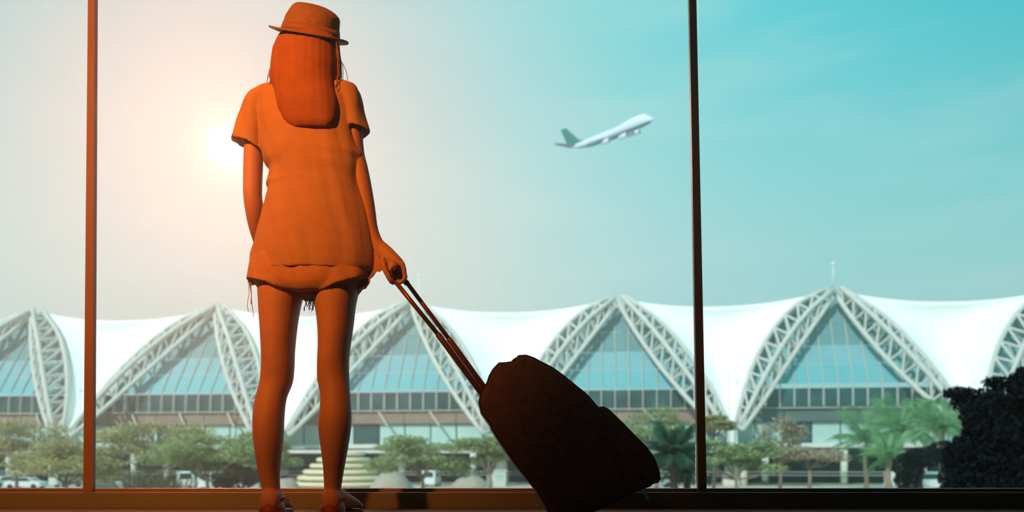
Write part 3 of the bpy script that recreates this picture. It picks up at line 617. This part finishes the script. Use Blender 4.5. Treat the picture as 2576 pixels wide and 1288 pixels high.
# legs
limb(b, [(690, 655, 772, .085, .0), (719, 650, 768, .088, 0), (759, 652, 757, .086, 0), (794, 654, 750, .082, 0), (838, 657, 744, .078, 0), (883, 659, 740, .073, 0), (920, 659, 739, .068, 0), (962, 654, 735, .06, 0), (1001, 644, 720, .057, -.01), (1046, 638, 714, .062, -.018), (1096, 638, 712, .06, -.02), (1145, 644, 707, .053, -.014), (1190, 651, 703, .043, -.005), (1229, 661, 704, .036, 0), (1256, 662, 707, .036, 0), (1284, 660, 710, .035, .0)])
limb(b, [(690, 780, 908, .085, 0), (727, 784, 903, .088, 0), (769, 793, 894, .086, 0), (813, 799, 889, .08, 0), (863, 801, 882, .075, 0), (907, 799, 877, .07, 0), (952, 799, 878, .063, 0), (992, 806, 880, .058, -.01), (1031, 805, 883, .06, -.018), (1071, 801, 883, .062, -.02), (1115, 806, 877, .058, -.016), (1160, 812, 869, .049, -.01), (1199, 815, 862, .041, -.003), (1234, 816, 857, .036, 0), (1256, 815, 858, .036, 0), (1284, 812, 861, .035, 0)])
# torso and neck
limb(b, [(175, 742, 812, .05, .01), (205, 740, 814, .052, .01), (222, 715, 840, .06, .0), (236, 682, 873, .075, 0), (262, 668, 886, .09, 0), (320, 672, 880, .1, 0), (400, 690, 868, .098, 0), (480, 694, 864, .092, 0), (560, 676, 880, .1, 0), (640, 660, 896, .105, 0), (700, 658, 900, .1, 0), (735, 668, 892, .085, 0)], n=36, e=2.3)
# head
limb(b, [(50, 755, 803, .04, .03), (58, 742, 816, .065, .03), (78, 728, 830, .088, .025), (105, 723, 835, .098, .02), (140, 726, 832, .095, .025), (170, 733, 824, .085, .035), (195, 745, 812, .06, .05), (206, 755, 802, .03, .06)], n=28)
hd = lambda x, y, q: W(x, y, D + q)
limb2(b, [(779, 108, 5, 0, .012, .112), (779, 128, 8, 0, .02, .122), (779, 139, 9, 0, .016, .122), (779, 145, 6, 0, .008, .115)], n=12)
ball(b, hd(779, 166, .108), (.024, .014, .008)); ball(b, hd(779, 192, .095), (.022, .018, .014)); ball(b, hd(756, 150, .09), (.03, .03, .03)); ball(b, hd(802, 150, .09), (.03, .03, .03))
for s in (-1, 1): ball(b, hd(779 + s * 56, 124, .01), (.01, .022, .032)); ball(b, hd(779 + s * 20, 104, .098), (.02, .02, .009))
# left arm (image left), hand resting in front of the hip
limb2(b, [(672, 240, 24, 8, .045, 0), (650, 272, 28, 10, .048, 0), (642, 330, 25, 4, .045, 0), (638, 390, 23.5, 0, .041, 0), (636, 450, 23, 0, .038, 0), (636, 495, 22.5, -1, .037, .0), (642, 540, 22, -3, .038, .02), (648, 580, 19, -3, .034, .05), (656, 615, 15, -3, .027, .085), (662, 632, 14, -3, .025, .1)])
def finger(pts, r0=.0085, r1=.0065):
    n = len(pts); P_ = smoothpts([tuple(p) for p in pts], 3); m_ = len(P_)
    tube(b, P_, [r0 + (r1 - r0) * i / (m_ - 1) for i in range(m_)], 10); ball(b, P_[-1], r1, 10)
limb2(b, [(660, 628, 13, -3, .024, .1), (668, 650, 17, -4, .017, .125), (675, 672, 19, -4, .015, .14), (679, 684, 17, -4, .012, .145)])
for i, (dx, l) in enumerate(((-15, 40), (-5, 48), (6, 45), (16, 34))):
    finger([W(678 + dx, 680 - dx * .25, D + .145), W(681 + dx * 1.1, 680 + l * .45, D + .152), W(684 + dx * 1.1, 680 + l * .8, D + .148), W(685 + dx * 1.1, 680 + l, D + .138)])
finger([W(676, 648, D + .135), W(694, 662, D + .15), W(703, 682, D + .152), W(704, 694, D + .148)], .0095, .0075)
# right arm down to the suitcase handle
limb2(b, [(868, 236, 24, -6, .045, 0), (886, 275, 25, -5, .047, 0), (889, 330, 23, -3, .043, 0), (893, 385, 23, -4, .04, -.005), (902, 430, 24, -7, .04, -.01), (914, 480, 22, -6, .038, -.01), (924, 530, 20, -5, .035, -.01), (932, 575, 18, -5, .031, -.01), (942, 606, 18, -7, .027, -.01), (956, 628, 15, -14, .025, -.01)])
HB = W(1000, 688, D - .01)                      # centre of the grip
# palm over the grip
limb2(b, [(952, 622, 13, -15, .024, -.01), (968, 640, 12, -21, .031, -.01), (984, 652, 9, -20, .039, -.01), (999, 660, 6, -15, .042, -.01), (1010, 664, 4, -9, .04, -.01)], e=2.4)
ball(b, W(974, 668, D - .02), (.018, .03, .022)); ball(b, W(990, 680, D - .01), (.021, .045, .03), 20)
for i in range(4):
    q = D - .045 + i * .0235; s = (.9, 1, .97, .88)[i] if i else .86
    k0, k1, k2, k3 = (1007, 663), (1016, 675), (1014 + 4 * s, 699), (998 + 2 * s, 708)
    finger([W(994, 655, q), W(*k0, q), W(1014, 668, q), W(k2[0], 690, q), W(k2[0] + 1, 700, q), W(1006, 711, q), W(991, 704, q)], .0092, .0074)
    ball(b, W(1011, 664, q), .0108, 10)
finger([W(962, 650, D - .045), W(966, 672, D - .058), W(975, 692, D - .06), W(984, 708, D - .052), W(990, 712, D - .03)], .0105, .0078)
# feet
def foot(xh, xt, s):
    P_ = [(D - .052, .016, .022, xh), (D - .04, .03, .036, xh), (D, .034, .045, xh), (D + .05, .036, .036, xh * .6 + xt * .4), (D + .11, .042, .026, xh * .25 + xt * .75), (D + .15, .043, .018, xt), (D + .175, .034, .013, xt)]
    R = []
    for y, rx, rz_, x in P_:
        c = Vector(((x - 1288) * D / FP, y, .018 + rz_)); R.append([c + Vector((rx * math.cos(2 * PI * k / 20), 0, rz_ * math.sin(2 * PI * k / 20))) for k in range(20)])
    loft(b, R)
    for i in range(5):
        x = ((xt - 1288) * D / FP) + (i - 2) * .0165 * s; l = .03 - .004 * i; finger([Vector((x, D + .15, .028)), Vector((x, D + .17 + l * .5, .03)), Vector((x, D + .17 + l, .024))], .0095 if i == 0 else .0078, .0075)
foot(685, 668, 1); foot(837, 856, -1)
fused('body', b, M['skin'], per, .0042, 5)
for s in (-1, 1):
    b = B(); ball(b, hd(779 + s * 20, 112, .108), .011, 14); obj('eye', b, M['face'], per, smooth=True)
b = B(); ball(b, hd(779, 168, .112), (.02, .007, .006), 14); obj('mouth', b, M['lip'], per, smooth=True)
# top: torso, flared sleeves with open ends
def shell(bm, rows, inner, n=40, e=2.2):
    "outer rings then an inner lip that folds back up: an open hem with thickness"
    R = [ringpx(*r, n, e) for r in rows]; cx, cy, ax, ay, rd, d0 = rows[-1]; px_, py_ = rows[-3][0], rows[-3][1]
    R.append(ringpx(cx, cy, ax * .9, ay * .9, rd * .9, d0, n, e)); R.append(ringpx(cx * .4 + px_ * .6, cy * .4 + py_ * .6, ax * .8, ay * .8, rd * .8, d0, n, e)); loft(bm, R)
def folds(me, amp, fx, fz, seed):
    me.update(); co = [v_.co.copy() for v_ in me.vertices]; nn = [v_.normal.copy() for v_ in me.vertices]
    for i, v_ in enumerate(me.vertices):
        p = co[i]; v_.co = p + nn[i] * amp * noise.noise(Vector((p.x * fx + p.z * fx * .25 + seed, p.y * fx, p.z * fz)))
b = B()
shell(b, smoothpts([(775.0, 206, 40.0, 0, 0.055, 0.01), (775.0, 214, 74.0, 0, 0.062, 0), (772.0, 228, 110.0, 0, 0.078, 0), (771.0, 244, 123.0, 0, 0.092, 0), (771.0, 280, 125.0, 0, 0.105, 0), (778.0, 340, 122.0, 0, 0.112, 0), (785.0, 380, 125.0, 0, 0.112, 0), (791.0, 398, 127.0, 0, 0.113, 0), (791.0, 412, 123.0, 0, 0.112, 0), (797.5, 431, 116.5, 0, 0.112, 0), (795.5, 456, 118.5, 0, 0.11, 0), (793.0, 470, 122.0, 0, 0.112, 0), (796.5, 482, 120.5, 0, 0.112, 0), (796.0, 510, 128.0, 0, 0.113, 0), (794.5, 560, 139.5, 0, 0.116, 0), (793.0, 610, 149.0, 0, 0.118, 0), (791.0, 645, 157.0, 0, 0.12, 0), (790.0, 675, 158.0, 0, 0.12, 0), (784.5, 690, 155.5, 0, 0.12, 0)], 4), 0)
limb2(b, [(700, 240, 20, 20, .07, 0), (668, 252, 28, 20, .07, 0), (648, 275, 31, 20, .066, 0), (640, 300, 33, 17, .064, 0), (633, 330, 36, 16, .064, 0), (628, 352, 39, 17, .064, 0), (625.5, 367, 40.5, 17, .064, 0), (626, 366, 37, 15, .058, 0), (634, 335, 28, 12, .05, 0)], n=36)
limb2(b, [(845, 232, 20, -20, .07, 0), (870, 240, 28, -20, .068, 0), (880, 262, 31, -14, .064, 0), (884, 290, 33, -6, .062, 0), (889, 312, 35, 0, .062, 0), (894, 328, 35.5, 3, .062, 0), (896, 331, 33, 3, .062, 0), (895, 330, 29, 2, .056, 0), (888, 300, 26, 0, .05, 0)], n=36)
fused('loose_top', b, M['shirt'], per, .0045, 3, post=lambda me: folds(me, .006, 26, 7, 3))
# frayed shorts, each leg an open tube
b = B()
limb(b, [(615, 665, 895, .09, 0), (650, 650, 906, .11, 0), (680, 640, 918, .114, 0), (704, 636, 920, .112, 0), (725, 648, 908, .106, 0), (742, 662, 896, .09, 0)], n=40, e=2.4)
def shortleg(rows, k=3):
    R = [ringpx(*r, 36, 2.2) for r in smoothpts(rows, k)]; cx, cy, ax, ay, rd, d0 = rows[-1]
    R.append(ringpx(cx, cy, ax * .92, ay * .92, rd * .92, d0, 36, 2.2)); R.append(ringpx(cx, cy - 34, ax * .88, ay * .88, rd * .86, d0, 36, 2.2)); loft(b, R)
shortleg([(705, 650, 66, 0, .1, 0), (700, 680, 69, 4, .104, 0), (697, 708, 71, 12, .104, .0), (696, 728, 72, 20, .104, 0)])
limb(b, [(680, 725, 825, .1, 0), (720, 738, 815, .09, 0), (740, 748, 806, .07, 0), (752, 756, 798, .045, 0)])
shortleg([(850, 650, 70, 0, .1, 0), (857, 680, 70, -8, .104, 0), (862, 712, 68, -18, .104, 0), (863, 730, 67, -24, .104, 0)])
fused('frayed_shorts', b, M['denim'], per, .005, 3, post=lambda me: folds(me, .006, 22, 9, 8))
b = B(); r = random.Random(3)
def thread(p, l, sw):
    x, y = p; P_ = [W(x, y, D)]
    for i in range(5): x += r.uniform(-sw, sw); y += l / 5; P_.append(W(x, y, D + r.uniform(-.004, .004)))
    tube(b, P_, .0011, 5)
for _ in range(5): thread((r.uniform(625, 632), 712), r.uniform(50, 90), 3.2)
for _ in range(18): thread((r.uniform(763, 792), r.uniform(744, 752)), r.uniform(14, 40), 3.5)
for _ in range(40): thread((r.uniform(636, 925), 0), 0, 0) if False else None
for i in range(46):
    f = i / 45; x = 628 + f * 128; thread((x, 700 + f * 44), r.uniform(5, 16), 1.5)
for i in range(40):
    f = i / 39; x = 798 + f * 128; thread((x, 748 - f * 48), r.uniform(5, 16), 1.5)
o = obj('hem_threads', b, M['thread'], per); o['kind'] = 'stuff'
# ragged hem tabs at the sides
b = B()
for P_ in ([(634, 690), (627, 694), (622, 712), (629, 713), (634, 719), (643, 716), (648, 700)], [(900, 729), (918, 717), (930, 712), (930, 697), (942, 689), (950, 681), (955, 685), (963, 678), (960, 632), (915, 632), (895, 690)]):
    b = B(); loft(b, [[W(x, y, D + q) for x, y in P_] for q in (-.03, .03)]); obj('hem_fringe', b, M['denim'], per, bevel=.002)
# hair
def hairpost(me):
    zt_ = W(0, 80, D).z; zb_ = W(0, 150, D).z
    for v_ in me.vertices:
        f = min(1, max(0, (v_.co.z - zb_) / (zt_ - zb_))); v_.co.z += (v_.co.y - D) * .42 * f
    me.update(); co = [v_.co.copy() for v_ in me.vertices]; nn = [v_.normal.copy() for v_ in me.vertices]
    for i, v_ in enumerate(me.vertices):
        p = co[i]; a = math.atan2(p.x - W(775, 0, D).x, p.y - D); v_.co = p + nn[i] * .002 * noise.noise(Vector((a * 9, p.z * 1.5, 2)))
b = B()
limb(b, [(78, 718, 838, .09, -.01), (88, 708, 845, .098, -.01), (102, 703, 850, .108, -.015), (120, 697, 852, .11, -.02), (150, 689, 856, .11, -.02), (180, 685, 856, .105, -.025), (205, 682, 851, .1, -.03), (232, 690, 850, .088, -.045), (262, 697, 852, .068, -.07), (292, 706, 848, .052, -.083), (312, 722, 838, .034, -.096), (322, 740, 822, .014, -.105)], n=44, e=2.3)
fused('long_hair', b, M['hair'], per, .0045, 3, post=hairpost)
b = B(); r = random.Random(5)
for i in range(130):
    s = r.choice((-1, 1)) if i > 40 else (-1 if i % 2 else 1); e0 = 699 if s < 0 else 852
    if s < 0: P_ = [(700 + r.uniform(0, 6), 100), (690 + r.uniform(-1, 8), 145), (684 + r.uniform(-3, 8), 190), (680 + r.uniform(-5, 10), 218 + r.uniform(-6, 6)), (682 + r.uniform(-12, 10), 232)]
    else: P_ = [(849 - r.uniform(0, 6), 105), (856 - r.uniform(0, 8), 150), (856 - r.uniform(0, 8), 190), (850 - r.uniform(-2, 10), 212), (850 - r.uniform(0, 12), 225)]
    dd = D - .02 + r.uniform(-.06, .06); tube(b, [W(x, y, dd) for x, y in P_], .0009, 4)
for P_ in ([(856, 148), (862, 165), (863, 190), (862, 206)], [(857, 152), (868, 172), (874, 195), (873, 207)], [(856, 160), (860, 185), (859, 205)], [(690, 150), (677, 178), (672, 205), (676, 222)], [(688, 165), (674, 195), (671, 218)]):
    tube(b, [W(x, y, D - .02) for x, y in smoothpts(P_, 3)], .001, 5)
o = obj('hair_strands', b, M['hair'], per); o['kind'] = 'stuff'
# hat
hat = sub('hat', per)
tilt = math.radians(9.5)
def hring(cx, cy, r_, rd, n=48, d0=.0): return ringpx(cx, cy, r_ * math.cos(tilt), r_ * math.sin(tilt), rd, d0, n)
b = B()
HS = .42                                        # the hat sits tipped back
def tip(ring_): return [Vector((p.x, p.y, p.z + (p.y - D) * HS)) for p in ring_]
R = [tip(ringpx(x, y, ax, ay, rd, 0, 48)) for x, y, ax, ay, rd in smoothpts([(781, 83, 71.5, 12.5, .1), (784, 67, 68, 12, .099), (787, 52, 66, 11.5, .097), (792, 36, 61, 12, .09), (790, 23, 51, 10, .076), (783, 14, 36, 6, .055), (777, 11, 20, 3, .03), (775, 11, 6, 1, .01)], 3)]
loft(b, R); obj('crown', b, M['hat'], hat, smooth=True)
b = B()
bo = []
def brim_ring(rx, ry, zoff):
    o = []
    for k in range(64):
        t = 2 * PI * k / 64; ct, s_ = math.cos(t), math.sin(t)
        p = W(778, 92, D) + Vector((rx * ct * math.cos(tilt), ry * s_, -rx * ct * math.sin(tilt) + ry * s_ * (HS - .05)))
        lift = .012 * abs(ct) ** 3 * (1 if ct < 0 else .35) * ((rx - .09) / .04)
        o.append(p + Vector((0, 0, zoff + lift + .006 * s_ * ((rx - .09) / .04))))
    return o
loft(b, [brim_ring(.090, .096, .005), brim_ring(.11, .118, .003), brim_ring(.1285, .138, .002), brim_ring(.130, .140, -.001), brim_ring(.1285, .138, -.005), brim_ring(.11, .118, -.004), brim_ring(.090, .096, -.002)], cap=False)
obj('brim', b, M['hat'], hat, smooth=True)
b = B(); loft(b, [tip(ringpx(781, 86, 72.6, 12.5, .1015, 0, 48)), tip(ringpx(784, 68, 69.2, 12, .1005, 0, 48))], cap=False); o = obj('hat_band', b, M['hatband'], hat, smooth=True)
sd = o.modifiers.new('t', 'SOLIDIFY'); sd.thickness = .002
# shoes
for x0, x1, s in ((685, 668, -1), (837, 856, 1)):
    sh = sub('sandal', per); X = lambda x: (x - 1288) * D / FP
    b = B(); R = []
    for z in (.0, .016):
        R.append([Vector((X(x0) * (1 - f) + X(x1) * f + wx, y, z)) for f, y, wx in ((0, D - .062, -.02), (0, D - .066, .02), (0, D - .02, .036), (.4, D + .06, .036), (.9, D + .13, .048), (1, D + .18, .044), (1, D + .215, .02), (1, D + .215, -.02), (1, D + .18, -.044), (.9, D + .13, -.048), (.4, D + .06, -.036), (0, D - .02, -.036))])
    loft(b, R); obj('sole', b, M['shoe'], sh, bevel=.003)
    b = B(); bx_ = (663 + 707) / 2 if s < 0 else 837
    loft(b, [ringpx(bx_, y, rr, 0, rd, 0, 32) for y, rr, rd in ((1248, 25, .041), (1254, 26.5, .042), (1261, 25.5, .041))], cap=False); o = obj('ankle_strap', b, M['shoe'], sh, smooth=True); q = o.modifiers.new('t', 'SOLIDIFY'); q.thickness = .003
    b = B(); loft(b, [ringpx(bx_, y, rr, 0, rd, -.005, 32) for y, rr, rd in ((1262, 26, .045), (1278, 31, .054), (1296, 33, .06), (1300, 33, .06))]); obj('heel_counter', b, M['shoe'], sh, smooth=True)
    b = B()
    for dx, dy in ((34, -4), (40, 4), (-26, 8)): tube(b, [W(bx_ + 22 * (1 if dx > 0 else -1), 1255, D - .02), W(bx_ + dx * .8, 1254 + dy * .3, D - .03), W(bx_ + dx + (6 if dx > 0 else -4), 1254 + dy, D - .03)], .002, 5)
    obj('bow', b, M['shoe'], sh)
# ------------------------------------------------------------------ suitcase
su = thing('suitcase', 'dark soft-sided wheeled suitcase leaning on its wheels, handle held by the traveller', 'suitcase', (W(1400, 0, D).x, D, 0))
prof = [(1206, 998), (1203, 1017), (1209, 1042), (1232, 1074), (1234, 1083), (1253, 1112), (1290, 1166), (1321, 1204), (1342, 1230), (1360, 1260), (1376, 1288), (1392, 1302), (1420, 1306), (1480, 1290), (1545, 1262), (1585, 1240), (1603, 1232), (1625, 1225), (1636, 1215), (1643, 1204), (1640, 1172), (1626, 1150), (1600, 1122), (1560, 1092), (1520, 1062), (1471, 1003), (1454, 988), (1410, 952), (1382, 932), (1352, 917), (1338, 909), (1318, 902), (1300, 903), (1290, 914), (1280, 919), (1263, 921), (1252, 921), (1238, 935), (1228, 952), (1222, 970)]
def prof_loft(P_, secs, m_, name, parent, dc=0, ck=True):
    cx = sum(p[0] for p in P_) / len(P_); cy = sum(p[1] for p in P_) / len(P_); b = B(); R = []
    for dd, s in secs: R.append([W(cx + (x - cx) * s, cy + (y - cy) * s, D + dc) + Vector((0, dd, 0)) for x, y in P_])
    loft(b, R); return obj(name, b, m_, parent, smooth=True)
body = prof_loft(prof, [(-.165, .90), (-.16, .935), (-.145, .965), (-.12, .975), (-.06, .985), (0, 1.0), (.1, 1.0), (.14, .99), (.16, .96), (.165, .92)], M['case'], 'body', su)
# front pocket bulging on the upper side
pk = [(1480, 1036), (1491, 1027), (1506, 1026), (1518, 1032), (1552, 1065), (1586, 1100), (1614, 1128), (1632, 1154), (1644, 1186), (1647, 1206), (1641, 1215), (1628, 1218), (1600, 1190), (1540, 1120)]
prof_loft(pk, [(-.135, .93), (-.125, .97), (-.08, .99), (0, 1), (.11, 1), (.13, .97), (.135, .93)], M['case'], 'front_pocket', su)
prof_loft([(1440, 985), (1452, 984), (1473, 1002), (1500, 1034), (1480, 1050)], [(-.12, .9), (-.1, 1), (.1, 1), (.12, .9)], M['case'], 'upper_pocket', su)
# zip piping round each side
cx = sum(p[0] for p in prof) / len(prof); cy = sum(p[1] for p in prof) / len(prof)
for dd in (-.15, .15):
    b = B(); P_ = [W(cx + (x - cx) * .955, cy + (y - cy) * .955, D) + Vector((0, dd, 0)) for x, y in prof]; tube(b, P_ + [P_[0]], .004, 6); obj('piping', b, M['trimc'], su, smooth=True)
# top carry handle and side grip
b = B(); tube(b, [W(x, y, D) for x, y in smoothpts([(1286, 922), (1291, 908), (1301, 902), (1318, 903), (1336, 911), (1344, 922)], 3)], .0045, 8)
obj('carry_handle', b, M['trimc'], su, smooth=True)
# telescopic handle
hs = sub('telescopic_handle', su)
for (a, c, e, q) in (((996, 712), (1106, 848), (1216, 1000), -.075), ((1021, 706), (1127, 848), (1226, 985), .075)):
    A_, C_, E_ = W(*a, D) + Vector((0, q * .6, 0)), W(*c, D) + Vector((0, q * .6, 0)), W(*e, D) + Vector((0, q * .6, 0))
    dr = (A_ - C_).normalized()
    b = B(); tube(b, [A_ + dr * .022, C_], .0074, 12); obj('inner_tube', b, M['metal'], hs, smooth=True)
    b = B(); tube(b, [C_ + dr * .004, C_, E_ - dr * .05], [.0085, .0098, .0098], 12); obj('outer_tube', b, M['metal'], hs, smooth=True)
b = B(); tube(b, [HB + Vector((-.002, -.062, -.004)), HB + Vector((0, -.05, 0)), HB + Vector((.004, .05, 0)), HB + Vector((.006, .066, -.004))], [.011, .0125, .0125, .011], 14); obj('grip', b, M['trimc'], hs, smooth=True)
for q, x in ((-.045, 996), (.045, 1021)): b = B(); tube(b, [HB + Vector((0, q, 0)), W(x, 706 if x > 1000 else 712, D) + Vector((0, q, 0))], .0095, 10); obj('grip_bracket', b, M['trimc'], hs, smooth=True)
# wheels, feet, kick plate
for q in (-.13, .13):
    c = W(1396, 1280, D) + Vector((0, q, 0)); c.z = .03
    wh = sub('wheel', su)
    b = B(); bmesh.ops.create_cone(b, cap_ends=True, segments=28, radius1=.03, radius2=.03, depth=.022, matrix=Matrix.Translation(c) @ Matrix.Rotation(PI / 2, 4, 'X')); obj('tyre', b, M['rubber'], wh, bevel=.003)
    b = B(); bmesh.ops.create_cone(b, cap_ends=True, segments=16, radius1=.009, radius2=.009, depth=.03, matrix=Matrix.Translation(c) @ Matrix.Rotation(PI / 2, 4, 'X')); obj('hub', b, M['trimc'], wh)
b = B(); ball(b, W(1352, 1272, D - .165), .0028, 10); obj('glint_bead', b, M['chrome'], su, smooth=True)  # small steel bead added to make a glint at this corner
b = B(); loft(b, [[W(x, y, D - .17 + q) for x, y in ((1412, 1280), (1422, 1272), (1430, 1270), (1448, 1296), (1430, 1304))] for q in (0, .02)]); obj('corner_guard', b, M['rubber'], su, bevel=.002)
for q, P_ in ((-.11, ((1604, 1233), (1611, 1231), (1619, 1252), (1617, 1256), (1613, 1252))), (.1, ((1624, 1228), (1628, 1228), (1637, 1247), (1635, 1249), (1630, 1241)))):
    b = B(); loft(b, [[W(x, y, D) + Vector((0, q + z, 0)) for x, y in P_] for z in (0, .014)]); obj('foot_stud', b, M['teal'], su)
for o in bpy.data.objects:
    if '_o' in o.keys(): del o['_o']
